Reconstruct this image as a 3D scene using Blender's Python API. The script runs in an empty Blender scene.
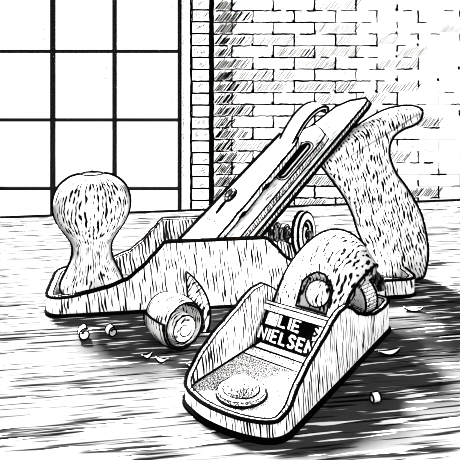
import bpy, bmesh, math, random
from mathutils import Vector, Matrix, noise as mnoise
random.seed(7)
C = bpy.context.scene.collection
MM = 0.001
PI = math.pi

# ------------------------------------------------------------------ materials
def new_mat(name):
    m = bpy.data.materials.new(name); m.use_nodes = True
    nt = m.node_tree; nt.nodes.clear()
    out = nt.nodes.new('ShaderNodeOutputMaterial')
    p = nt.nodes.new('ShaderNodeBsdfPrincipled')
    nt.links.new(p.outputs[0], out.inputs[0])
    p.inputs['Roughness'].default_value = 0.85
    p.inputs['Specular IOR Level'].default_value = 0.0
    return m, nt, p

def math_node(nt, op, a, b=None):
    n = nt.nodes.new('ShaderNodeMath'); n.operation = op
    for i, v in enumerate((a, b)):
        if v is None: continue
        if isinstance(v, (int, float)): n.inputs[i].default_value = v
        else: nt.links.new(v, n.inputs[i])
    return n.outputs[0]

def noise_node(nt, per, rot=(0, 0, 0), detail=1.0, off=(0, 0, 0), distort=0.0, rough=0.5):
    """noise whose cell is per=(x,y,z) millimetres in the object's own coordinates"""
    tc = nt.nodes.new('ShaderNodeTexCoord')
    r = nt.nodes.new('ShaderNodeMapping'); r.inputs['Rotation'].default_value = rot
    r.inputs['Location'].default_value = off
    s = nt.nodes.new('ShaderNodeMapping')
    s.inputs['Scale'].default_value = tuple(1000.0 / q for q in per)
    n = nt.nodes.new('ShaderNodeTexNoise'); n.inputs['Scale'].default_value = 1.0
    n.inputs['Detail'].default_value = detail; n.inputs['Distortion'].default_value = distort
    n.inputs['Roughness'].default_value = rough
    nt.links.new(tc.outputs['Object'], r.inputs[0]); nt.links.new(r.outputs[0], s.inputs[0])
    nt.links.new(s.outputs[0], n.inputs['Vector'])
    return n.outputs['Fac']

def grain_mat(name, layers, k, n0, top, low=0.002, coat=0.0, tint=0.3, fleck=None):
    """stroke-grained surface: reflectance falls steeply inside each dark stroke"""
    m, nt, p = new_mat(name)
    tot = None
    for w, kw in layers:
        f = math_node(nt, 'MULTIPLY', noise_node(nt, **kw), w)
        tot = f if tot is None else math_node(nt, 'ADD', tot, f)
    e = math_node(nt, 'MULTIPLY', math_node(nt, 'SUBTRACT', tot, n0), k)
    a = math_node(nt, 'POWER', 10.0, e)
    a = math_node(nt, 'MAXIMUM', math_node(nt, 'MINIMUM', a, top), low)
    if fleck:
        fl = math_node(nt, 'MULTIPLY', math_node(nt, 'SUBTRACT', noise_node(nt, fleck[0], off=(.7, .2, .1)), fleck[1]), 30)
        a = math_node(nt, 'MAXIMUM', a, math_node(nt, 'MINIMUM', math_node(nt, 'POWER', 10.0, fl), .5))
    cc = nt.nodes.new('ShaderNodeCombineColor')
    for i in range(3): nt.links.new(a, cc.inputs[i])
    nt.links.new(cc.outputs[0], p.inputs['Base Color'])
    if coat:
        p.inputs['Coat Weight'].default_value = coat
        p.inputs['Coat IOR'].default_value = 1.02
        p.inputs['Coat Roughness'].default_value = 0.3
        p.inputs['Coat Tint'].default_value = (tint, tint, tint, 1)
    return m

def hatch_mat(name, direction, period, mask, a, b, k, top, low=0.0015, coat=0.0, tint=0.3, wob=0.5, wobper=(9, 9, 9), turn=None, detail=1.0):
    """pen-like parallel tool marks: a line every `period` mm along `direction` (or round an axis), broken up by noise"""
    m, nt, p = new_mat(name)
    tc = nt.nodes.new('ShaderNodeTexCoord')
    if turn is None:
        dn = nt.nodes.new('ShaderNodeVectorMath'); dn.operation = 'DOT_PRODUCT'
        nt.links.new(tc.outputs['Object'], dn.inputs[0])
        dn.inputs[1].default_value = Vector(direction) * (1000.0 / period)
        c = dn.outputs['Value']
    else:
        cx, cy, cnt = turn
        sp = nt.nodes.new('ShaderNodeSeparateXYZ'); nt.links.new(tc.outputs['Object'], sp.inputs[0])
        c = math_node(nt, 'MULTIPLY', math_node(nt, 'ARCTAN2', math_node(nt, 'SUBTRACT', sp.outputs[1], cy * MM), math_node(nt, 'SUBTRACT', sp.outputs[0], cx * MM)), cnt / (2 * PI))
    c = math_node(nt, 'ADD', c, math_node(nt, 'MULTIPLY', noise_node(nt, wobper, off=(.2, .1, .3)), wob * 4))
    d = math_node(nt, 'MULTIPLY', math_node(nt, 'PINGPONG', c, 0.5), 2.0)
    tau = math_node(nt, 'ADD', math_node(nt, 'MULTIPLY', math_node(nt, 'SUBTRACT', noise_node(nt, mask, detail=detail), 0.5), b), a)
    e = math_node(nt, 'MULTIPLY', math_node(nt, 'SUBTRACT', d, tau), k)
    al = math_node(nt, 'MULTIPLY', math_node(nt, 'POWER', 10.0, math_node(nt, 'MINIMUM', e, 0.0)), top)
    al = math_node(nt, 'MAXIMUM', al, low)
    cc = nt.nodes.new('ShaderNodeCombineColor')
    for i in range(3): nt.links.new(al, cc.inputs[i])
    nt.links.new(cc.outputs[0], p.inputs['Base Color'])
    if coat:
        p.inputs['Coat Weight'].default_value = coat; p.inputs['Coat IOR'].default_value = 1.02
        p.inputs['Coat Roughness'].default_value = 0.3; p.inputs['Coat Tint'].default_value = (tint, tint, tint, 1)
    return m

def flat_mat(name, v, rough=0.85):
    m, nt, p = new_mat(name)
    n = noise_node(nt, (9, 9, 9))
    a = math_node(nt, 'MULTIPLY', math_node(nt, 'ADD', math_node(nt, 'MULTIPLY', n, 0.2), 0.9), v)
    cc = nt.nodes.new('ShaderNodeCombineColor')
    for i in range(3): nt.links.new(a, cc.inputs[i])
    nt.links.new(cc.outputs[0], p.inputs['Base Color'])
    p.inputs['Roughness'].default_value = rough
    return m

INK = flat_mat('black_ink', 0.0004)
IRON = flat_mat('black_iron', 0.004)
WHITE = flat_mat('white_paint', 0.85)
BRICK = flat_mat('whitewashed_brick', 0.85)
FLOOR = flat_mat('concrete_floor', 0.2)
TABLE = grain_mat('worn_bench_wood', [
    (0.55, dict(per=(40, 2.1, 6), rot=(0, 0, 0.02), detail=1.5, distort=0.5)),
    (0.45, dict(per=(90, 8, 6), rot=(0, 0, -0.03), detail=2, off=(.3, .1, 0), distort=1.3))],
    k=17, n0=0.567, top=0.021, low=0.0005, fleck=((30, 2.4, 9), .655))
BODY = hatch_mat('cast_iron_side', (.8, -1, 0.12), 1.7, (2.4, 2.4, 13), 0.27, 3.0, 6, 0.75, wob=.25)
STIP = grain_mat('stippled_iron', [(1.0, dict(per=(0.62, 0.62, 0.62), detail=0))], k=9, n0=0.60, top=0.7)
PALESTIP = grain_mat('speckled_pale_iron', [(1.0, dict(per=(0.7, 0.7, 0.7), detail=0))], k=9, n0=0.42, top=0.8)
KNOBWOOD = hatch_mat('turned_wood', None, 1, (3.0, 3.0, 6.0), 0.32, 2.8, 7, 0.9, coat=1.0, tint=0.55, turn=(20.5, 30, 56), wob=.4)
TOTEWOOD = hatch_mat('carved_wood', (1, 0, 0.28), 2.3, (3.0, 3.0, 6), 0.32, 2.8, 6, 0.9, coat=1.0, tint=0.7, wob=.5)
CAPIRON = hatch_mat('polished_cap', (0.2, 1, -0.15), 2.0, (4, 2.4, 5), 0.34, 3.0, 6, 0.9, coat=1.0, tint=0.6, wob=.5)
STEEL = grain_mat('blade_steel', [
    (0.7, dict(per=(9, 1.0, 1.0), rot=(0, .8, 0), detail=1)),
    (0.3, dict(per=(9, 9, 9), detail=1))], k=14, n0=0.42, top=0.75)
EDGE = hatch_mat('ground_edge', (1, 0, 0), 2.2, (9, 9, 9), 0.3, 1.0, 6, 0.6, wob=.1)
DARK = grain_mat('dark_iron', [(1.0, dict(per=(1.6, 1.6, 7), detail=1))], k=9, n0=0.68, top=0.3)
SHAVE = hatch_mat('wood_shaving', (.62, -.78, 0.1), 2.5, (5, 5, 5), 0.36, 2.8, 6, 0.85, coat=1.0, tint=0.7, wob=.35)
JAPAN = hatch_mat('japanned_inside', (.8, -1, 0.12), 2.0, (2.4, 2.4, 13), 0.62, 2.0, 5, 0.5, wob=.25)
INSIDE = hatch_mat('milled_inside', (.8, -1, 0.12), 1.9, (2.4, 2.4, 9), 0.42, 2.4, 6, 0.6, wob=.25)
CHIP = flat_mat('wood_chip', 0.8)

# ------------------------------------------------------------------ mesh helpers (millimetres in, metres out)
def tube(bm, pts, r, mat=1, closed=False, n=6):
    pts = [Vector(p) for p in pts]
    if len(pts) < 2: return
    N = len(pts); rings = []
    prev = None
    for i, p in enumerate(pts):
        if closed: d = pts[(i + 1) % N] - pts[i - 1]
        else: d = pts[min(i + 1, N - 1)] - pts[max(i - 1, 0)]
        if d.length < 1e-6: d = Vector((1, 0, 0))
        d.normalize()
        a = prev if prev is not None else (Vector((0, 0, 1)) if abs(d.z) < .9 else Vector((1, 0, 0)))
        a = (a - d * a.dot(d))
        if a.length < 1e-4: a = d.orthogonal()
        a.normalize(); prev = a
        b = d.cross(a)
        rr = r(i / (N - 1)) if callable(r) else r
        rings.append([bm.verts.new(p + (a * math.cos(t) + b * math.sin(t)) * rr)
                      for t in [2 * PI * q / n for q in range(n)]])
    M = N if closed else N - 1
    for i in range(M):
        A, B = rings[i], rings[(i + 1) % N]
        for q in range(n):
            f = bm.faces.new((A[q], A[(q + 1) % n], B[(q + 1) % n], B[q])); f.material_index = mat
    if not closed:
        f = bm.faces.new(rings[0][::-1]); f.material_index = mat
        f = bm.faces.new(rings[-1]); f.material_index = mat

def ribbon(bm, pts, w, nrm, mat=1):
    """flat ink stroke lying on a surface of normal nrm"""
    pts = [Vector(p) for p in pts]; nrm = Vector(nrm); N = len(pts); L = []
    for i, p in enumerate(pts):
        d = (pts[min(i + 1, N - 1)] - pts[max(i - 1, 0)]).normalized()
        s = nrm.cross(d) * w / 2
        L.append((bm.verts.new(p + s), bm.verts.new(p - s)))
    for i in range(N - 1):
        f = bm.faces.new((L[i][0], L[i][1], L[i + 1][1], L[i + 1][0])); f.material_index = mat

def loft(bm, rings, mat=0, cap=True, closed=True):
    R = [[bm.verts.new(Vector(p)) for p in r] for r in rings]
    n = len(R[0])
    for i in range(len(R) - 1):
        for q in range(n if closed else n - 1):
            f = bm.faces.new((R[i][q], R[i][(q + 1) % n], R[i + 1][(q + 1) % n], R[i + 1][q])); f.material_index = mat
    if cap:
        f = bm.faces.new(R[0][::-1]); f.material_index = mat
        f = bm.faces.new(R[-1]); f.material_index = mat
    return R

def box(bm, x0, x1, y0, y1, z0, z1, mat=0):
    loft(bm, [[(x0, y0, z), (x1, y0, z), (x1, y1, z), (x0, y1, z)] for z in (z0, z1)], mat)

def lathe(bm, prof, M=None, n=48, mat=0):
    M = M or Matrix()
    rings = [[M @ Vector((r * math.cos(2 * PI * q / n), r * math.sin(2 * PI * q / n), z)) for q in range(n)] for r, z in prof]
    return loft(bm, rings, mat)

def ring(bm, M, r, z, t, n=40, mat=1):
    tube(bm, [M @ Vector((r * math.cos(2 * PI * q / n), r * math.sin(2 * PI * q / n), z)) for q in range(n)], t, mat, True)

def axis_matrix(o, d):
    d = Vector(d).normalized()
    return Matrix.Translation(Vector(o)) @ d.to_track_quat('Z', 'Y').to_matrix().to_4x4()

def catmull(P, per=8, closed=False):
    P = [Vector(p) for p in P]; N = len(P); out = []
    for i in range(N if closed else N - 1):
        if closed: a, b, c, d = P[i - 1], P[i], P[(i + 1) % N], P[(i + 2) % N]
        else: a, b, c, d = P[max(i - 1, 0)], P[i], P[i + 1], P[min(i + 2, N - 1)]
        for q in range(per):
            t = q / per
            out.append(0.5 * ((2 * b) + (c - a) * t + (2 * a - 5 * b + 4 * c - d) * t * t + (3 * b - a - 3 * c + d) * t ** 3))
    if not closed: out.append(P[-1])
    return out

def interp(tab, x):
    if x <= tab[0][0]: return tab[0][1]
    for (x0, y0), (x1, y1) in zip(tab, tab[1:]):
        if x <= x1:
            t = (x - x0) / (x1 - x0); t = t * t * (3 - 2 * t) * .5 + t * .5
            return y0 + (y1 - y0) * t
    return tab[-1][1]

def link(name, bm, mats, parent=None, smooth=40, label=None, fix=True):
    for v in bm.verts: v.co *= MM
    if fix: bmesh.ops.recalc_face_normals(bm, faces=bm.faces)
    me = bpy.data.meshes.new(name); bm.to_mesh(me); bm.free()
    for m in (mats if isinstance(mats, (list, tuple)) else [mats]): me.materials.append(m)
    me.polygons.foreach_set('use_smooth', [True] * len(me.polygons))
    me.set_sharp_from_angle(angle=math.radians(smooth))
    o = bpy.data.objects.new(name, me); C.objects.link(o)
    if parent: o.parent = parent
    if label: o['label'] = label
    return o

def thing(name, label, cat, loc=(0, 0, 0), rz=0.0, group=None):
    o = bpy.data.objects.new(name, None); C.objects.link(o)
    o.empty_display_size = 0.02
    o.location = Vector(loc) * MM; o.rotation_euler = (0, 0, rz)
    o['label'] = label; o['category'] = cat
    if group: o['group'] = group
    return o

def tag(o, label, cat, group=None):
    o['label'] = label; o['category'] = cat
    if group: o['group'] = group
    return o

def struct(o):
    o['kind'] = 'structure'; return o

B = bmesh.new
# eye of the observer at (0,0,165); F turns measured image positions into millimetres at a known distance Y
F, EYE, HOR = 600.0, 165.0, 60.0
def at(px, py, Y): return Vector(((px - 230) * Y / F, Y, EYE - (py - HOR) * Y / F))
def ground(px, py, z=0.0): return at(px, py, (EYE - z) * F / (py - HOR))

# ------------------------------------------------------------------ setting: far wall with window
WY = 3900.0
def wx(px): return (px - 230) * WY / F
def wz(py): return EYE - (py - HOR) * WY / F
WTOP, WBOT = 2000.0, -950.0
WX0, WX1, WZ0, WZ1 = wx(-16), wx(190.5), wz(232), wz(-20)     # window opening

bm = B()
TH = 240
box(bm, wx(-330), WX0, WY + 12, WY + TH, WBOT, WTOP)
box(bm, WX1, wx(690), WY + 12, WY + TH, WBOT, WTOP)
box(bm, WX0, WX1, WY + 12, WY + TH, WBOT, WZ0)
box(bm, WX0, WX1, WY + 12, WY + TH, WZ1, WTOP)
def wiggle(x0, z0, x1, z1, y, n, amp):
    return [(x0 + (x1 - x0) * i / n + random.uniform(-amp, amp) * (0 < i < n), y,
             z0 + (z1 - z0) * i / n + random.uniform(-amp, amp)) for i in range(n + 1)]
NRM = (0, -1, 0)
PITCH, COURSE, LINE0 = 41.3, 11.7, -1.0
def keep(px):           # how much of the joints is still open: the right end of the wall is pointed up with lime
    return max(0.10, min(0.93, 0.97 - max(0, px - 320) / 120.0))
rows = range(-24, 40)
hatched = set()
for r in rows:
    y0 = LINE0 + COURSE * r; y1 = y0 + COURSE
    off = 232 if r % 2 == 0 else 253
    for kx in range(-16, 14):
        xa, xb = off + PITCH * kx, off + PITCH * (kx + 1)
        spans = [(xa, xb)]
        for a, b in spans:
            a2, b2 = max(a, 213.5 if b > 213.5 else a), b
            if b2 < 213.5:
                if a2 > -330 and b2 < -20: pass
                else: continue
            if b2 - a2 < 3 or wz(y1) < WBOT or wz(y0) > WTOP: continue
            j = 0.45
            jit = lambda: random.uniform(-.35, .35)
            box(bm, wx(a2 + j + jit()), wx(b2 - j + jit()), WY, WY + 14, wz(y1 - j), wz(y0 + j))
            if b2 < 213: continue
            kp = keep((a2 + b2) / 2)
            yf = WY - 1.5
            # joint strokes round the brick
            def broken(xs, zs, xe, ze, segs, w, prob):
                for s in range(segs):
                    if random.random() > prob: continue
                    t0, t1 = s / segs - .03, (s + 1) / segs + .03
                    ribbon(bm, wiggle(xs + (xe - xs) * t0, zs + (ze - zs) * t0, xs + (xe - xs) * t1, zs + (ze - zs) * t1, yf, 5, 2.6),
                           w * random.uniform(.7, 1.5), NRM)
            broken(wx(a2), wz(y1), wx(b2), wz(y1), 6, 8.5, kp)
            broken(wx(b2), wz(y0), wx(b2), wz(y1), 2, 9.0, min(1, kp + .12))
            if random.random() < kp * .6:      # heavy chipped corner
                ribbon(bm, wiggle(wx(b2 - 1.5), wz(y1 - 2.5), wx(b2), wz(y1), yf, 3, 2), 15, NRM)
            # tooled or dotted brick faces; dense strokes beside the jamb paint its shadow
            jamb_shade = a2 < 232
            pr = 1.0 if jamb_shade else (.42 if a2 < 330 else (.38 if a2 < 400 else .06))
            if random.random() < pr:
                step = 1.4 if jamb_shade else random.choice((2.0, 2.6, 3.2))
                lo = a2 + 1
                hi = b2 - 1 if random.random() < .5 or jamb_shade else a2 + (b2 - a2) * random.uniform(.35, .8)
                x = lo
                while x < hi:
                    if jamb_shade and x > 226 and random.random() < (x - 226) / 26: x += step; continue
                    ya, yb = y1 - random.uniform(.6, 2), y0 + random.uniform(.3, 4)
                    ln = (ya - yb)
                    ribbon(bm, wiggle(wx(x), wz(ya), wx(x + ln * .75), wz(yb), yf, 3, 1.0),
                           (6.5 if jamb_shade else 4.6) * random.uniform(.7, 1.2), NRM)
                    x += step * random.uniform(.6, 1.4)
            elif random.random() < .55 and a2 < 410:
                for q in range(random.randint(2, 7)):
                    x = random.uniform(a2 + 2, b2 - 2); y = random.uniform(y0 + 2, y1 - 1.5)
                    ribbon(bm, [(wx(x), yf, wz(y)), (wx(x + random.uniform(.7, 1.6)), yf, wz(y - .3))], 3.5, NRM)
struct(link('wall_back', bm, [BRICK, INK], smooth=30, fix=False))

# brick pier beside the window: one small header per course
bm = B()
box(bm, wx(192.5), wx(211.5), WY - 50, WY + 10, WBOT, WTOP)
y = LINE0 - 24 * COURSE
for r in range(-16, 33):
    y0 = LINE0 + COURSE * r; y1 = y0 + COURSE
    j = .5
    xa, xb = 192.8 + random.uniform(-.5, .5), 210 + random.uniform(-.6, .6)
    if wz(y1) < WBOT or wz(y0) > WTOP: continue
    box(bm, wx(xa), wx(xb), WY - 66, WY - 40, wz(y1 - j), wz(y0 + j))
    yf = WY - 68
    P = catmull([(wx(xa + .8), yf, wz(y0 + .4)), (wx(xb - 1), yf, wz(y0 + .5)), (wx(xb), yf, wz(y0 + 2)), (wx(xb - .2), yf, wz(y1 - 2)),
                 (wx(xb - 1), yf, wz(y1 - .3)), (wx(xa + 1), yf, wz(y1 - .3)), (wx(xa), yf, wz(y1 - 2)), (wx(xa), yf, wz(y0 + 2))], 3, True)
    ribbon(bm, P + P[:2], 7.5, NRM)
    ribbon(bm, wiggle(wx(191.5), wz(y1), wx(211.5), wz(y1), yf, 6, 2), 10, NRM)
    for q in range(random.randint(4, 11)):
        x = random.uniform(xa + 1.5, xb - 4); yy = random.uniform(y0 + 4, y1 - 2)
        ln = random.uniform(1, 4.5)
        ribbon(bm, wiggle(wx(x), wz(yy), wx(x + ln), wz(yy - ln * .7), yf, 2, .6), 3.4, NRM)
for px, w in ((191.6, 13), (210.9, 22), (212.6, 20)):
    yf = WY - 70 if px < 212 else WY - 40
    N = 140
    ribbon(bm, [(wx(px) + random.uniform(-3, 3), yf, WBOT + (WTOP - WBOT) * i / N) for i in range(N + 1)], w, NRM)
struct(link('trim_1', bm, [BRICK, INK], smooth=30, fix=False))

# window: white wooden frame, black iron glazing bars, one sheet of glass per pane
win = bpy.data.objects.new('window_1', None); C.objects.link(win); struct(win)
bm = B()
fy0, fy1 = WY - 20, WY + 120
box(bm, wx(181), WX1, fy0, fy1, WZ0, WZ1)
box(bm, WX0, wx(-12), fy0, fy1, WZ0, WZ1)
box(bm, wx(-12), wx(181), fy0, fy1, WZ0, wz(226))
box(bm, wx(-12), wx(181), fy0, fy1, wz(-17), WZ1)
for i in range(-20, 231):
    if random.random() < .5:
        x = 183.8 + random.uniform(-.4, .4)
        ribbon(bm, [(wx(x), fy0 - 1, wz(i)), (wx(x - .9), fy0 - 1, wz(i + random.uniform(.8, 1.6)))], 4, NRM)
ribbon(bm, [(wx(181.4), fy0 - 1, WZ0), (wx(181.4), fy0 - 1, WZ1)], 8, NRM)
link('window_frame', bm, [WHITE, INK], win, fix=False)
vx = [(-12, -10), (48.6, 53), (111.3, 115.2), (177, 181)]
hy = [(-17, -15), (49.4, 53), (119, 122.2), (188.3, 191.5), (224, 226)]
bm = B()
for a, b in vx: box(bm, wx(a), wx(b), WY + 30, WY + 60, WZ0 + 5, WZ1 - 5)
for a, b in hy: box(bm, wx(-12), wx(181), WY + 32, WY + 58, wz(b), wz(a))
# heavier bead on the face of each bar
for a, b in vx: tube(bm, [(wx((a + b) / 2), WY + 30, WZ0 + 5), (wx((a + b) / 2), WY + 30, WZ1 - 5)], 7, 0)
link('glazing_bar', bm, [IRON], win)
glass, nt, p = new_mat('window_glass')
tr = nt.nodes.new('ShaderNodeBsdfTransparent'); gl = nt.nodes.new('ShaderNodeBsdfGlossy'); gl.inputs['Roughness'].default_value = .02
mx = nt.nodes.new('ShaderNodeMixShader'); mx.inputs[0].default_value = .05
nt.links.new(tr.outputs[0], mx.inputs[1]); nt.links.new(gl.outputs[0], mx.inputs[2])
nt.links.new(mx.outputs[0], nt.nodes['Material Output'].inputs[0]); nt.nodes.remove(p)
for (a, a1), (b0, b) in zip(vx, vx[1:]):
    for (c, c1), (d0, d) in zip(hy, hy[1:]):
        bm = B()
        box(bm, wx(a1), wx(b0), WY + 43, WY + 47, wz(d0), wz(c1))
        y = c1 + random.uniform(3, 9)
        while y < d0 - 8 and random.random() < .9:      # glass reflections drawn as ink dashes down the right side of the pane
            x = b0 - random.uniform(5, 8)
            ribbon(bm, [(wx(x), WY + 42, wz(y)), (wx(x + random.uniform(.5, 1.2)), WY + 42, wz(y + random.uniform(.6, 1.5)))], 3.5, NRM)
            y += random.uniform(2, 8)
        link('pane', bm, [glass, INK], win)

bm = B(); box(bm, wx(-330), wx(690), -1800, WY + 240, -1000, -950)
struct(link('floor', bm, FLOOR))

# ------------------------------------------------------------------ workbench
TA = math.atan2(75, 487)
tb = thing('workbench', 'wooden workbench with coarse grained top carrying both hand planes', 'workbench', (-235 + 0, 627, 0), TA)
bm = B()
box(bm, -520, 1150, -640, 0, -45, 0)
tube(bm, [(-520, 0, -.6), (1150, 0, -.6)], 2.6, 1)
link('bench_top', bm, [TABLE, INK], tb)
for x in (-470, 1080):
    for y in (-590, -60):
        bm = B(); box(bm, x, x + 70, y, y + 60, -950, -45); link('leg', bm, TABLE, tb)

# ------------------------------------------------------------------ perimeter casting shared by both planes
def casting(bm, path, hfun, th, zbot=0.0, top_r=(.8, .5), bot_r=1.0, inner_mat=0):
    """upright wall following a closed plan outline (counter-clockwise), height by point"""
    N = len(path); P = [Vector((x, y)) for x, y in path]; inn = []
    for i in range(N):
        d = (P[(i + 1) % N] - P[i - 1]).normalized()
        inn.append(P[i] + Vector((-d.y, d.x)) * th)
    H = [hfun(p.x, p.y) for p in P]
    bev = min(.9, th * .2)
    rings = []
    for i in range(N):
        o, q, h = P[i], inn[i], H[i]; e = (q - o).normalized() * bev
        rings.append([(o.x, o.y, zbot), (o.x, o.y, h - bev), (o.x + e.x, o.y + e.y, h), (q.x - e.x, q.y - e.y, h), (q.x, q.y, h - bev), (q.x, q.y, zbot)])
    R = [[bm.verts.new(Vector(p)) for p in r] for r in rings]
    for i in range(N):
        A, Bq = R[i], R[(i + 1) % N]
        for k in range(6):
            f = bm.faces.new((A[k], Bq[k], Bq[(k + 1) % 6], A[(k + 1) % 6]))
            if k == 4: f.material_index = inner_mat
    tube(bm, [(P[i].x, P[i].y, H[i]) for i in range(N)], top_r[0], 1, True)
    tube(bm, [(inn[i].x, inn[i].y, H[i]) for i in range(N)], top_r[1], 1, True)
    if bot_r: tube(bm, [(P[i].x, P[i].y, zbot + .5) for i in range(N)], bot_r, 1, True)
    return P, inn

def rounded_plan(pts, r, n=8):
    out = []; N = len(pts)
    for i in range(N):
        a, b, c = Vector(pts[i - 1][:2]), Vector(pts[i][:2]), Vector(pts[(i + 1) % N][:2])
        rr = pts[i][2] if len(pts[i]) > 2 else r
        d0, d1 = (a - b).normalized(), (c - b).normalized()
        s, e = b + d0 * rr, b + d1 * rr
        for q in range(n + 1):
            t = q / n
            out.append(((1 - t) ** 2 * s + 2 * t * (1 - t) * b + t * t * e)[:])
    # resample
    res = []
    N = len(out)
    for i in range(N):
        a, b = Vector(out[i]), Vector(out[(i + 1) % N]); L = (b - a).length
        k = max(1, int(L / 3))
        for q in range(k): res.append((a + (b - a) * q / k)[:])
    ded = []
    for q in res:
        if not ded or (Vector(q) - Vector(ded[-1])).length > 1.0: ded.append(q)
    if (Vector(ded[0]) - Vector(ded[-1])).length < 1.0: ded.pop()
    return ded

# ------------------------------------------------------------------ bench plane
BA = math.radians(8.03)
bp = thing('bench_plane', 'large metal bench plane with round wooden front knob and curved wooden rear handle', 'hand plane', (-112, 384, 0), BA)
BPM = Matrix.Translation((-112, 384, 0)) @ Matrix.Rotation(BA, 4, 'Z'); BPI = BPM.inverted()
def bl(p): return BPI @ Vector(p)
def bplane(px, py, b):
    """point of the vertical plane local y = b seen at (px, py)"""
    d = Vector(((px - 230) / F, 1, -(py - HOR) / F)); o = Vector((0, 0, EYE))
    n = BPM.to_3x3() @ Vector((0, 1, 0)); p0 = BPM @ Vector((0, b, 0))
    t = (p0 - o).dot(n) / d.dot(n)
    return bl(o + d * t)
W = 60.0
plan = rounded_plan([(246, 0, 10), (246, W, 10), (-7, W, 14), (-7, 0, 13)], 10)
HT = [(-9, 12), (3, 12.5), (10, 13), (20, 15), (32, 17.5), (45, 22), (55, 29.5), (63, 38), (70, 45.5), (138, 45.5), (144, 40), (151, 32), (161, 26), (172, 21), (190, 15), (210, 12.5), (246, 12.5)]
bm = B()
P, inn = casting(bm, plan, lambda x, y: interp(HT, x), 4.0, top_r=(1.15, .5), bot_r=1.6, inner_mat=2)
vs = [[bm.verts.new((q.x, q.y, z)) for q in P] for z in (0.3, 6.5)]
bm.faces.new(vs[1]).material_index = 2; bm.faces.new(vs[0][::-1])
link('body', bm, [BODY, INK, JAPAN], bp, smooth=35)

# knob
bm = B()
M = Matrix.Translation((20.5, 30, 7))
prof = catmull([(20.5, 0, 0), (21, 3, 0), (19.6, 8, 0), (16.5, 14, 0), (13.6, 21, 0), (12.7, 28, 0), (14.2, 33.5, 0), (18.5, 40, 0), (23.4, 47.5, 0), (25.8, 56, 0), (25.3, 64, 0), (21.8, 71.5, 0), (15, 77, 0), (8, 79, 0)], 5)
prof = [(p.x, p.y) for p in prof]
lathe(bm, prof + [(7.4, 79.3), (7.2, 78.4), (.6, 78.2)], M, 64)
ring(bm, M, 7.6, 79.1, .55)
ring(bm, M, 20.8, 0.5, 1.0)
kc = BPM @ Vector((20.5, 30, 0)); ka = math.atan2(-kc.y, -kc.x) - BA
for sgn in (-1, 1):      # ink line down either flank
    a = ka + sgn * PI / 2
    tube(bm, [M @ Vector((r * math.cos(a), r * math.sin(a), z)) for r, z in prof], 1.35, 1)
tube(bm, [M @ Vector((r * math.cos(ka + PI), r * math.sin(ka + PI), z)) for r, z in prof[-3:]], 1.2, 1)
link('front_knob', bm, [KNOBWOOD, INK], bp, smooth=50)

# tote
TY = 33.0
tote_px = [(418.5, 110), (415, 107), (408, 106.3), (398, 107.5), (387, 110.5), (376, 116), (364, 123.5), (352, 131.5), (341, 140), (331.5, 150), (322.5, 163), (327, 171.5), (334, 181), (343, 193), (350, 205), (356, 219), (360, 232), (366, 246), (372, 260), (378, 274),
           (398, 276), (417, 275), (422.5, 262), (424, 246), (421.5, 228), (417.5, 212), (411, 198.5), (402, 184), (393.5, 172.5), (388.5, 162), (386, 152), (387, 142.5), (391.5, 134.5), (400, 128.5), (410, 124.5), (416.5, 119)]
prof = [bplane(px, py, TY) for px, py in tote_px]
prof = catmull([(p.x, p.z, 0) for p in prof], 5, True)
N = len(prof)
area = sum(prof[i - 1].x * prof[i].y - prof[i].x * prof[i - 1].y for i in range(N))
sg = 1 if area > 0 else -1
nr = []
for i in range(N):
    d = (prof[(i + 1) % N] - prof[i - 1]).normalized(); nr.append(Vector((d.y, -d.x, 0)) * sg)
HT2 = 11.5
rings = []
for q in range(11):
    th = -PI / 2 + PI * q / 10
    ins = 4.6 * (1 - math.cos(th))
    rings.append([(prof[i].x - nr[i].x * ins, TY + HT2 * math.sin(th), prof[i].y - nr[i].y * ins) for i in range(N)])
bm = B()
loft(bm, rings)
el_ = bl(Vector((0, 0, EYE)))
def handle_line(i):      # ink line along the rounded edge of the handle
    vd = Vector((prof[i].x, TY, prof[i].y)) - el_
    th = math.atan(-(nr[i].x * vd.x + nr[i].y * vd.z) / vd.y * HT2 / 4.6)
    ins = 4.6 * (1 - math.cos(th))
    return (prof[i].x - nr[i].x * ins, TY + HT2 * math.sin(th), prof[i].y - nr[i].y * ins)
tube(bm, [handle_line(i) for i in range(N)], 1.6, 1, True)
link('rear_handle', bm, [TOTEWOOD, INK], bp, smooth=60)

# frog: the sloping iron bed under the blade
bm = B()
fr = [(84, 6), (150, 6), (150, 22), (136, 40), (128, 40), (92, 9)]
loft(bm, [[(x, y, z) for x, z in fr] for y in (12, 52)])
for y in (12, 52): tube(bm, [(x, y, z) for x, z in fr], .6, 1, True)
link('frog', bm, [DARK, INK], bp)

# blade assembly frame
A0, A1 = at(245, 248, 411), at(369.5, 99, 446)
LEN = (A1 - A0).length
u = (A1 - A0).normalized()
vx_, vy_ = -.45, .86
v = Vector((vx_, vy_, -(u.x * vx_ + u.y * vy_) / u.z)).normalized()
n_ = u.cross(v)
if n_.x > 0: n_ = -n_
def asm(t, b, c): return bl(A0 + u * t + v * b + n_ * c)
def plate(bm, outline, c0, c1, r_top=.8, r_bot=.8, mat=0, edge_mat=2):
    lo = [asm(t, b, c0) for t, b in outline]; hi = [asm(t, b, c1) for t, b in outline]
    R = [[bm.verts.new(p) for p in q] for q in (lo, hi)]
    m = len(outline)
    bm.faces.new(R[0][::-1]).material_index = mat; bm.faces.new(R[1]).material_index = mat
    for i in range(m):
        bm.faces.new((R[0][i], R[0][(i + 1) % m], R[1][(i + 1) % m], R[1][i])).material_index = edge_mat
    tube(bm, hi, r_top, 1, True); tube(bm, lo, r_bot, 1, True)
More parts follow.
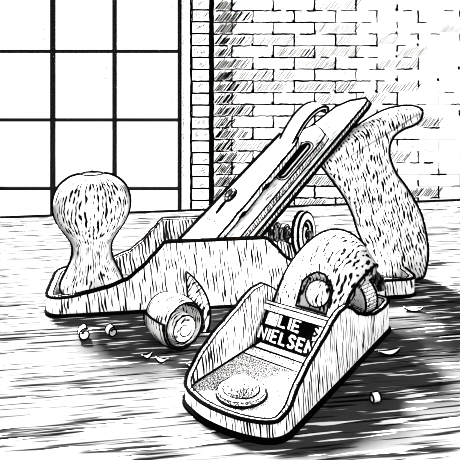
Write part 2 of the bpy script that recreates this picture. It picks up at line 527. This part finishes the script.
def ticks(bm, t0, t1, b, c0, c1, step, r=.28):
    t = t0
    while t < t1:
        tube(bm, [asm(t, b - .1, c0), asm(t + .8, b - .1, c0 + (c1 - c0) * random.uniform(.6, 1))], r, 1, n=4)
        t += step * random.uniform(.6, 1.4)

bm = B()
plate(bm, [(-22, 0), (LEN - 5, 0), (LEN - 1.5, 1), (LEN, 4), (LEN - 6, 17), (LEN - 15, 26), (LEN - 40, 35), (LEN * .45, 42), (-22, 46)], -4.2, 0, 1.0, 1.5)
ticks(bm, -10, LEN - 12, 0, -4, 0, 2.2)
link('blade', bm, [STEEL, INK, EDGE], bp)

bm = B()
CI = LEN * .70
plate(bm, [(-20, 5), (CI - 8, 5), (CI, 6.5), (CI + 3, 14), (CI + 5, 24), (CI - 6, 36), (-20, 41)], .4, 5, .65, .6)
ticks(bm, -10, CI - 6, 5, .6, 4.6, 1.6, .35)
# long slot with a rolled lip
sl = []
for i in range(24):
    a = 2 * PI * i / 24
    t = LEN * .5 + (LEN * .085 if math.cos(a) > 0 else -LEN * .085) + 4.2 * math.cos(a)
    sl.append((t, 14.5 + 4.2 * math.sin(a)))
tube(bm, [asm(t, b, 5.2) for t, b in sl], 1.0, 1, True)
f = bm.faces.new([bm.verts.new(asm(t, b * .55 + 14.5 * .45 + 1.6, 5.3)) for t, b in sl]); f.material_index = 1
s2 = [(LEN * .5 + (t - LEN * .5) * 1.12, 14.5 + (b - 14.5) * 1.75) for t, b in sl]
tube(bm, [asm(t, b, 5.2) for t, b in s2], .5, 1, True)
link('cap_iron', bm, [STEEL, INK, EDGE], bp)

bm = B()
LC = LEN * .60
plate(bm, [(-18, 15), (8, 14.5), (14, 15.5), (20, 14.5), (34, 15), (40, 15.8), (46, 15), (LC - 5, 16), (LC, 18), (LC + 1, 30), (LC - 2, 40), (20, 46), (-34, 50)], 8.2, 12.5, .9, .7, edge_mat=2)
for t in (17, 43):
    tube(bm, [asm(t + q, 15.6, 8.6) for q in (-4.5, -2.5, 0, 2.5, 4.5)], lambda q: .5 + 1.7 * (1 - abs(2 * q - 1)), 1)
tube(bm, [asm(-34, 50, 12.5), asm(20, 46, 12.5), asm(LC - 2, 40.5, 12.5)], 1.6, 1)
for a, b in (((2, 20), (2, 41)), ((8, 23), (8, 35))):
    pass
for i in range(26):      # short tool marks on the cap face
    t, b = random.uniform(2, LC - 6), random.uniform(17, 38)
    tube(bm, [asm(t, b, 12.5), asm(t + random.uniform(2, 6), b, 12.5)], .28, 1, n=4)
tube(bm, [asm(-4, 16, 12.5), asm(0, 30, 12.5), asm(-2, 42, 12.5)], .45, 1)
lcap = link('lever_cap', bm, [STEEL, INK, EDGE], bp)
# screw and keyhole on the cap
bm = B()
c0 = asm(22, 37, 12.2); Ms = axis_matrix(c0, BPI.to_3x3() @ n_)
lathe(bm, [(5.2, 0), (5.2, 1.5), (4.4, 2.4), (.3, 2.6)], Ms, 24)
ring(bm, Ms, 5.4, .8, .9); ring(bm, Ms, 3.2, 2.6, .5)
tube(bm, [asm(17, 36.5, 12.6), asm(11, 36, 12.6), asm(5, 35.5, 12.6)], lambda q: 2.0 - 1.2 * abs(q - .4), 1)
link('cap_screw', bm, [DARK, INK], lcap)
# lever: bent strip
bm = B()
pl = catmull([(LC - 6, 12, 0), (LC + 2, 14.5, 0), (LC + 12, 16.5, 0), (LC + 22, 16.5, 0), (LC + 30, 14, 0), (LC + 34, 9.5, 0), (LC + 31, 6.5, 0)], 5)
outer, inner = [], []
for i, p in enumerate(pl):
    d = (pl[min(i + 1, len(pl) - 1)] - pl[max(i - 1, 0)]).normalized(); q = Vector((d.y, -d.x, 0)) * 2.4
    outer.append(p); inner.append(p + q)
b0, b1 = 20, 37
rings = [[asm(o.x, b0, o.y), asm(o.x, b1, o.y), asm(i.x, b1, i.y), asm(i.x, b0, i.y)] for o, i in zip(outer, inner)]
loft(bm, rings)
for k in range(4): tube(bm, [r[k] for r in rings], 1.1 if k < 2 else .8, 1)
for r in (rings[0], rings[-1]): tube(bm, r, .7, 1, True)
link('lever', bm, [STEEL, INK], lcap)

# depth adjusting wheel, its nut and rod
wc = bl(at(303.5, 234, 436)); ax = BPI.to_3x3() @ Vector((.87, -.5, .08))
Mw = axis_matrix(wc, ax)
bm = B()
lathe(bm, [(3, -2.6), (14.0, -2.6), (15.5, -1.6), (15.5, 2.4), (14.2, 3.2), (10, 3.2), (9.4, 1.4), (3.5, 1.4), (3, 3.4), (.3, 3.4)], Mw, 40)
for r, z, t in ((15.5, 2.4, 1.0), (15.5, -1.8, 1.4), (9.7, 3.0, 1.0), (3.4, 3.2, .6)): ring(bm, Mw, r, z, t)
for k in range(3):      # crescent openings between the spokes
    ps = []
    for i in range(9): a = k * 2.1 + .3 + i * .17; ps.append(Mw @ Vector((8.2 * math.cos(a), 8.2 * math.sin(a), 1.7)))
    for i in range(9): a = k * 2.1 + .3 + (8 - i) * .17; ps.append(Mw @ Vector((4.8 * math.cos(a), 4.8 * math.sin(a), 1.7)))
    bm.faces.new([bm.verts.new(p) for p in ps]).material_index = 1
wheel = link('adjusting_wheel', bm, [STEEL, INK], bp, smooth=30)
bm = B()
Mn = axis_matrix(wc - ax * 24, ax)
lathe(bm, [(2.6, -3), (2.6, 30), (.3, 30)], Mn, 16)
lathe(bm, [(.3, -2), (6, -2), (6.8, -1), (6.8, 3), (6, 4), (5, 4.2), (5, 7), (6, 7.4), (6, 11), (.3, 11)], Mn, 28)
for r, z in ((6.8, -1), (6.8, 3), (6, 7.4), (6, 11), (4.4, 11.2)): ring(bm, Mn, r, z, .6)
link('adjusting_nut', bm, [DARK, INK], bp, smooth=30)

# ------------------------------------------------------------------ block plane
KA = math.atan2(.801, .598)
kp_ = thing('block_plane', 'small block plane with domed lever cap and lettered metal plate', 'hand plane', (20.6, 263.3, 0), KA)
KW = 50.0
plan = rounded_plan([(131, 0, 6), (131, KW, 6), (-5, KW + 3, 11), (-12, KW * .64, 7), (-11.5, KW * .27, 7), (-5, -5, 10)], 8)
HK = [(-11, 8.5), (-4, 9), (2.6, 12), (11.7, 19), (24, 25), (38, 30), (48, 34.5), (55, 36.5), (64, 36.5), (70, 33.5), (80, 27), (93, 22), (105, 18.5), (118, 17.5), (131, 18.5)]
bm = B()
def hk(x, y):
    e = interp(HK, x)
    if x > 126: e = min(e, 18.5)
    return e
P, inn = casting(bm, plan, hk, 2.7, top_r=(.95, .5), bot_r=1.8, inner_mat=2)
link('body', bm, [BODY, INK, INSIDE], kp_, smooth=35)
bm = B()
vs = [[bm.verts.new((q.x, q.y, z)) for q in inn] for z in (0.2, 5.5)]
bm.faces.new(vs[1]); bm.faces.new(vs[0][::-1])
for i in range(len(inn)):
    bm.faces.new((vs[0][i], vs[0][(i + 1) % len(inn)], vs[1][(i + 1) % len(inn)], vs[1][i]))
tube(bm, [(q.x, q.y, 5.7) for q in inn], .75, 1, True)
link('bed', bm, [STIP, INK], kp_)
bm = B()
box(bm, 41, 46.5, -.4, 47, 5, 6.8); tube(bm, [(41, -.4, 6.8), (41, 47, 6.8)], .4, 1)
box(bm, 46.5, 56, -.2, 44, 5, 9); tube(bm, [(46.5, -.2, 9), (46.5, 44, 9), (56, 44, 9)], .55, 1)
link('mouth_plate', bm, [PALESTIP, INK], kp_)
bm = B()
Mk = Matrix.Translation((9.5, 26, 5.5))
lathe(bm, [(11.8, 0), (11.8, 1.6), (11.2, 2.4), (9.2, 2.6), (8.6, 2.2), (8.2, 3.2), (7.2, 5.2), (5, 6.6), (2.5, 7.2), (.3, 7.3)], Mk, 40)
ring(bm, Mk, 11.9, .3, .8); ring(bm, Mk, 11.5, 2.3, .3); ring(bm, Mk, 8.7, 2.3, .6)
link('toe_knob', bm, [STIP, INK], kp_, smooth=40)

# lettered plate: leans from the mouth up to the lever cap
p0, p1 = Vector((52, 0, 8.5)), Vector((63.5, 0, 24))
up = (p1 - p0); PL = up.length; up.normalize()
nrm = Vector((-up.z, 0, up.x))
def pt(w, h, d=0.0): return Vector((p0.x, w, p0.z)) + up * h + nrm * d
bm = B()
loft(bm, [[pt(.2, 0, d), pt(47, 0, d), pt(47, PL, d), pt(.2, PL, d)] for d in (-2, 0)])
plate_o = link('name_plate', bm, [INK], kp_)
bm = B()
for w0, w1, h0, h1 in ((37.5, 44.5, 10.8, 18.3), (1.5, 14.5, 9.6, 18)):
    loft(bm, [[pt(w0, h0, d), pt(w1, h0, d), pt(w1, h1, d), pt(w0, h1, d)] for d in (0, .25)])
tube(bm, [pt(a + 3, b, .4) for a, b in ((9.2, 16), (11, 16.8), (12.6, 15.6), (11, 14.2), (9.3, 13.2), (10.6, 11.8), (12.8, 12.4))][::1], .65, 1)
link('speckled_patch', bm, [PALESTIP, INK], plate_o)
LET = {'L': [[(0, 1), (0, 0), (.8, 0)]], 'I': [[(0.05, 0), (0.05, 1)]], 'E': [[(.8, 1), (0, 1), (0, 0), (.8, 0)], [(0, .5), (.65, .5)]],
       'N': [[(0, 0), (0, 1), (.85, 0), (.85, 1)]], 'S': [[(.8, .85), (.55, 1), (.2, 1), (0, .78), (.2, .56), (.6, .46), (.8, .24), (.6, 0), (.2, 0), (0, .15)]]}
LETTER = flat_mat('white_lettering', 0.85)
def word(text, w_start, widths, h0, hh, nm):
    bm = B(); w = w_start
    for ch, wd in zip(text, widths):
        for st in LET[ch]:
            tube(bm, [pt(w - x * wd, h0 + y * hh, .45) for x, y in st], .66, 0)
        w -= wd * (.95 if ch != 'I' else .2) + 1.6
    link(nm, bm, [LETTER], plate_o)
word('LIE', 36, (4.8, 4, 4.8), 11.4, 5.6, 'lettering')
word('NIELSEN', 46, (4.4, 3.2, 4.1, 3.9, 4.1, 4.0, 4.3), 2.8, 5.8, 'lettering')

# lever cap: domed thumb-shaped casting with a recess
STN = [(63.5, 25.5, 21, .3), (69, 34.5, 21, 2.5), (77, 45.5, 21.5, 7), (87, 55, 22.5, 12), (98, 61, 23.5, 15), (107, 62, 23, 16), (114.5, 57.5, 20.5, 15), (119.5, 49, 15, 12)]
sm = catmull([(a, b, c) for a, b, c, d in STN], 9); sd = catmull([(a, d, 0) for a, b, c, d in STN], 9)
NW = 56
def capz(i, q): return sm[i].y - sd[i].y * abs(q) ** 2.1
bm = B()
G = []; E = []
def in_arch(w, arc):
    # arc = distance along the path; arch: straight foot, round head
    x = (w - 19.5) / 9.4
    if abs(x) > 1: return False
    y0, y1 = 4.0, 24.0
    if arc < y0: return False
    return arc < y1 - 8 + 8 * math.sqrt(max(0, 1 - x * x))
arc = [0]
for i in range(1, len(sm)): arc.append(arc[-1] + math.hypot(sm[i].x - sm[i - 1].x, sm[i].y - sm[i - 1].y))
tan = []
for i in range(len(sm)):
    d = sm[min(i + 1, len(sm) - 1)] - sm[max(i - 1, 0)]; d = Vector((d.x, d.y)).normalized(); tan.append(d)
KC = 22.5
def cap_pt(i, q, off=0.0):
    w = KC + q * sm[i].z; d = tan[i]
    return Vector((sm[i].x - d.y * off, w, capz(i, q) + d.x * off))
top, bot = [], []
for i in range(len(sm)):
    rt, rb = [], []
    for k in range(NW + 1):
        q = -1 + 2 * k / NW; w = KC + q * sm[i].z
        rt.append(bm.verts.new(cap_pt(i, q, -3.6 if in_arch(w, arc[i]) else 0)))
        rb.append(bm.verts.new(cap_pt(i, q, -5)))
    top.append(rt); bot.append(rb)
for i in range(len(sm) - 1):
    for k in range(NW):
        bm.faces.new((top[i][k], top[i + 1][k], top[i + 1][k + 1], top[i][k + 1]))
        bm.faces.new((bot[i][k], bot[i][k + 1], bot[i + 1][k + 1], bot[i + 1][k]))
    for k in (0, NW):
        bm.faces.new((top[i][k], bot[i][k], bot[i + 1][k], top[i + 1][k]))
for i in (0, len(sm) - 1):
    for k in range(NW): bm.faces.new((top[i][k], top[i][k + 1], bot[i][k + 1], bot[i][k]))
rim = [cap_pt(i, -1) for i in range(len(sm))] + [cap_pt(len(sm) - 1, -1 + 2 * k / 20) for k in range(21)] + [cap_pt(i, 1) for i in range(len(sm) - 1, -1, -1)]
tube(bm, rim, .9, 1)
# ink line round the recess
def on_cap(w, s):
    i = min(range(len(sm)), key=lambda j: abs(arc[j] - s)); q = (w - KC) / sm[i].z
    return cap_pt(i, q, .2)
ar = [(19.5 - 9.4, 4), (19.5 - 9.4, 9), (19.5 - 9.4, 16)] + [(19.5 - 9.4 * math.cos(a), 16 + 8 * math.sin(a)) for a in [PI * j / 12 for j in range(1, 12)]] + [(28.9, 16), (28.9, 9), (28.9, 4), (24, 4), (17, 4)]
# ink contour over the crown of the dome
eye = Vector((0, 0, EYE)); KM = Matrix.Translation((20.6, 263.3, 0)) @ Matrix.Rotation(KA, 4, 'Z'); eyl = KM.inverted() @ eye
con = []
for i in range(2, len(sm) - 1):
    prev = None
    for k in range(61):
        q = -1 + 2 * k / 60
        a, b, c = cap_pt(i, q), cap_pt(i + 1, q), cap_pt(i, q + .01)
        nn = (b - a).cross(c - a)
        if nn.z < 0: nn = -nn
        f = nn.dot(eyl - a)
        if prev is not None and (prev < 0) != (f < 0): con.append(a); break
        prev = f
if len(con) > 3: tube(bm, con, 1.3, 1)
tube(bm, [on_cap(w, s) for w, s in ar], .75, 1, True)
capo = link('lever_cap', bm, [CAPIRON, INK], kp_, smooth=50)
bm = B()          # rolled front lip of the cap
lip = [(61.6, 23.2), (61.0, 25), (61.9, 27.0), (64.2, 27.8), (65.8, 26), (64.5, 23.2)]
loft(bm, [[(x, w, z) for x, z in lip] for w in (.2, 47)])
for i in (0, 2, 3): tube(bm, [(lip[i][0], .2, lip[i][1]), (lip[i][0], 47, lip[i][1])], .5, 1)
link('cap_lip', bm, [PALESTIP, INK], capo)
bm = B()          # screw dome inside the recess
c = on_cap(19, 13.5); i = min(range(len(sm)), key=lambda j: abs(arc[j] - 13.5))
Md = axis_matrix(c - Vector((-tan[i].y, 0, tan[i].x)) * 3.8, (-tan[i].y, 0, tan[i].x))
lathe(bm, [(7.2, 0), (7, 2.0), (5.6, 3.6), (3, 4.4), (.2, 4.6)], Md, 32)
ring(bm, Md, 7.2, 1.4, .6)
link('cap_screw', bm, [CAPIRON, INK], capo, smooth=50)
# depth adjuster at the heel
bm = B()
Mj = axis_matrix((109, 12, 25), (.86, -.35, .12))
lathe(bm, [(.3, -5), (10, -5), (11, -4), (11, 5), (10, 6), (6.5, 6), (6, 4.5), (.3, 4.5)], Mj, 36)
for r, z, t in ((11, -4, .7), (11, 5, .8), (6.3, 6, .6)): ring(bm, Mj, r, z, t)
for k in range(36):
    a = 2 * PI * k / 36
    tube(bm, [Mj @ Vector((11 * math.cos(a), 11 * math.sin(a), z)) for z in (-3.5, 4.5)], .22, 1, n=4)
link('adjusting_nut', bm, [STEEL, INK], kp_, smooth=30)
bm = B()
tube(bm, catmull([(112, 22, 34), (121, 14, 36), (127, 8, 31), (129, 5, 24)], 6), 3.6, 0, n=12)
for k in range(5): ring(bm, axis_matrix((119 + 2 * k, 16 - 2.2 * k, 36 - 1.6 * k), (.7, -.7, -.3)), 3.7, 0, .55, 16)
link('lateral_lever', bm, [DARK, INK], kp_)
bm = B()
loft(bm, [[(70, w, 6), (126, w, 6), (126, w, 14), (108, w, 20), (78, w, 24)] for w in (5, 45)])
link('bed_casting', bm, [DARK], kp_)

# ------------------------------------------------------------------ shavings and chips
sh = thing('wood_shaving', 'fat rolled wood shaving in front of the large plane', 'wood shaving', (-32, 350, 0), 0)
axd = Vector((.62, -.78, 0)).normalized(); side = Vector((axd.y, -axd.x, 0)) * -1
def roll(bm, turns, r0, r1, length, cone, axd, side, centre, thick=.5, n=70, rot0=0.0, ink=.5, barrel=(1, 1)):
    """strip wound into a spiral: barrel gives the radius factor at stations from the back end to the front"""
    m = len(barrel); rings = []
    for k in range(n + 1):
        q = k / n; a = rot0 + 2 * PI * turns * q; r = r0 + (r1 - r0) * q; sec = []
        for rr0 in (r, r - thick):
            row = []
            for b, fct in enumerate(barrel):
                rr = rr0 * fct
                row.append(centre + side * (rr * math.cos(a)) + Vector((0, 0, rr * math.sin(a))) + axd * (length * (b / (m - 1) - .5) + cone * q))
            sec.append(row)
        rings.append(sec[0] + sec[1][::-1])
    loft(bm, rings)
    tube(bm, [r[m - 1] for r in rings], ink, 1, n=5)
    tube(bm, [r[0] for r in rings], ink, 1, n=5)
    tube(bm, rings[0], ink, 1, True); tube(bm, rings[-1], ink * .7, 1, True)
bm = B()
RC = Vector((-2, 1, 14.3))
roll(bm, 1.75, 14.6, 12.2, 25, 1.5, axd, side, RC, rot0=2.9, ink=.6, n=80, barrel=(.80, .93, 1.0, .99, .93))
ed = Vector((0, 0, EYE)) - (Vector((-32, 350, 0)) + RC)
a0 = math.atan2(side.dot(ed), -ed.z)
for a in (a0, a0 + PI):   # ink line along the crown and the foot of the roll
    a = (a - 2.9) % (2 * PI) + 2.9; rr = 14.6 - 2.4 * (a - 2.9) / (2 * PI * 1.75)
    tube(bm, catmull([RC + (side * math.cos(a) + Vector((0, 0, math.sin(a)))) * rr * f_ + axd * (25 * (k / 4 - .5) + .6) for k, f_ in enumerate((.80, .93, 1.0, .99, .93))], 4), .75, 1)
Mr = axis_matrix(RC + Vector((0, 0, -3.2)) - side * -1.5, axd)
# tightly wound core
cr = [(.3, -11), (7.6, -11), (8.2, 0), (7.8, 10.5), (7.0, 11.2), (.3, 11.2)]
lathe(bm, cr, Mr, 32)
ring(bm, Mr, 7.4, 11.0, .45)
tube(bm, [Mr @ Vector(((2 + 4 * k / 20) * math.cos(k * .33 + 1), (2 + 4 * k / 20) * math.sin(k * .33 + 1), 11.3)) for k in range(16)], .35, 1)
o = link('curled_strip', bm, [SHAVE, INK], sh, smooth=60)

def leaf(name, base, tip, bulge, width, label, cat, group=None, n=16, mat=SHAVE, ink=.75, wdir=None):
    bm = B(); base, tip, bulge = Vector(base), Vector(tip), Vector(bulge)
    wd = Vector(wdir or (1, -.3, 0)).normalized(); rings = []
    for k in range(n + 1):
        q = k / n
        c = (1 - q) ** 2 * base + 2 * q * (1 - q) * bulge + q * q * tip
        w = width * (math.sin(PI * min(1, .22 + .78 * q)) ** .8 + .03)
        e = wd * w / 2; dn = Vector((0, -1, .1)) * .7
        rings.append([c - e, c + dn * 1.6, c + e, c + e - dn, c + dn * .6, c - e - dn])
    loft(bm, rings)
    for k in (0, 2): tube(bm, [r[k] for r in rings], ink, 1, n=5)
    tube(bm, [rings[0][0], rings[0][1], rings[0][2]], ink, 1)
    tube(bm, [(r[1] * .6 + r[2] * .4) for r in rings[2:-2]], .3, 1, n=4)
    o = link(name, bm, [mat, INK], None, smooth=60)
    return tag(o, label, cat, group)
leaf('wood_shaving', at(199.5, 332, 364) , at(186.5, 272, 393), at(203, 296, 373), 13.5,
     'narrow pointed wood shaving leaning upright against the large plane', 'wood shaving')

def curl_chip(px, py, r, ln, ang, label, turns=1.2):
    g = ground(px, py)
    t = thing  # one small curl is a single mesh
    bm = B(); a = Vector((math.cos(ang), math.sin(ang), 0)); s = Vector((-a.y, a.x, 0))
    roll(bm, turns, r, r * .55, ln, .6, a, s, Vector((0, 0, r + .3)), thick=.5, n=26, rot0=1.2, ink=.5)
    o = link('wood_chip', bm, [CHIP, INK], None, smooth=60); o.location = g * MM
    return tag(o, label, 'wood chip', 'wood chips on the bench')
def flake_chip(px, py, L, w, ang, label, h=1.6):
    g = ground(px, py); bm = B(); rings = []
    for k in range(9):
        q = k / 8; x = (q - .5) * L; ww = w * (math.sin(PI * (.12 + .8 * q))) / 2; z = .3 + h * (2 * q - 1) ** 2
        rings.append([(x, -ww, z + .4), (x, 0, z + .9), (x, ww, z + .4), (x, ww, z), (x, 0, z), (x, -ww, z)])
    loft(bm, rings)
    for k in (0, 2): tube(bm, [r[k] for r in rings], .5, 1, n=5)
    o = link('wood_chip', bm, [CHIP, INK], None, smooth=60); o.location = g * MM; o.rotation_euler.z = ang
    return tag(o, label, 'wood chip', 'wood chips on the bench')
curl_chip(84, 339, 3.6, 6, -1.2, 'largest ring-shaped wood chip below the toe of the large plane')
curl_chip(111, 336, 3.0, 5, -.9, 'small curled wood chip between the ring-shaped chip and the rolled shaving')
flake_chip(147, 358, 6, 4, .5, 'pale wood flake just below the left side of the rolled shaving')
flake_chip(162, 362, 7, 4, -.2, 'pale wood flake directly under the rolled shaving')
flake_chip(191, 367, 5, 4.5, .3, 'pale wood flake nearest the left edge of the block plane')
flake_chip(389, 354, 13, 5, .25, 'long leaf-shaped wood flake right of the block plane')
curl_chip(375, 403, 2.3, 4, .3, 'tiny curled wood chip at the lower right of the block plane')
flake_chip(413, 311, 12, 4, -.15, 'thin wood flake near the heel of the large plane')

# ------------------------------------------------------------------ light and camera
w = bpy.data.worlds.new('sky'); bpy.context.scene.world = w; w.use_nodes = True
bg = w.node_tree.nodes['Background']; bg.inputs[0].default_value = (1, 1, 1, 1); bg.inputs[1].default_value = 1.0
sun = bpy.data.lights.new('sun', 'SUN'); sun.energy = 115; sun.angle = math.radians(11)
so = bpy.data.objects.new('sun', sun); C.objects.link(so)
el = math.radians(40); az = Vector((.52, -.85, 0)).normalized()
so.rotation_euler = Vector((az.x * math.cos(el), az.y * math.cos(el), -math.sin(el))).to_track_quat('-Z', 'Y').to_euler()

cam = bpy.data.cameras.new('camera'); co = bpy.data.objects.new('camera', cam); C.objects.link(co)
cam.sensor_fit = 'HORIZONTAL'; cam.sensor_width = 36; cam.lens = 36 * F / 460
cam.shift_y = -(230 - HOR) / 460
cam.clip_start = .01; cam.clip_end = 100
co.location = (0, 0, EYE * MM); co.rotation_euler = (PI / 2, 0, 0)
sc = bpy.context.scene; sc.camera = co
sc.view_settings.view_transform = 'Standard'; sc.view_settings.look = 'None'
sc.view_settings.gamma = 1; sc.view_settings.use_curve_mapping = False
sc.view_settings.exposure = 1.0
sc.cycles.filter_width = 1.0
sc.cycles.use_denoising = True
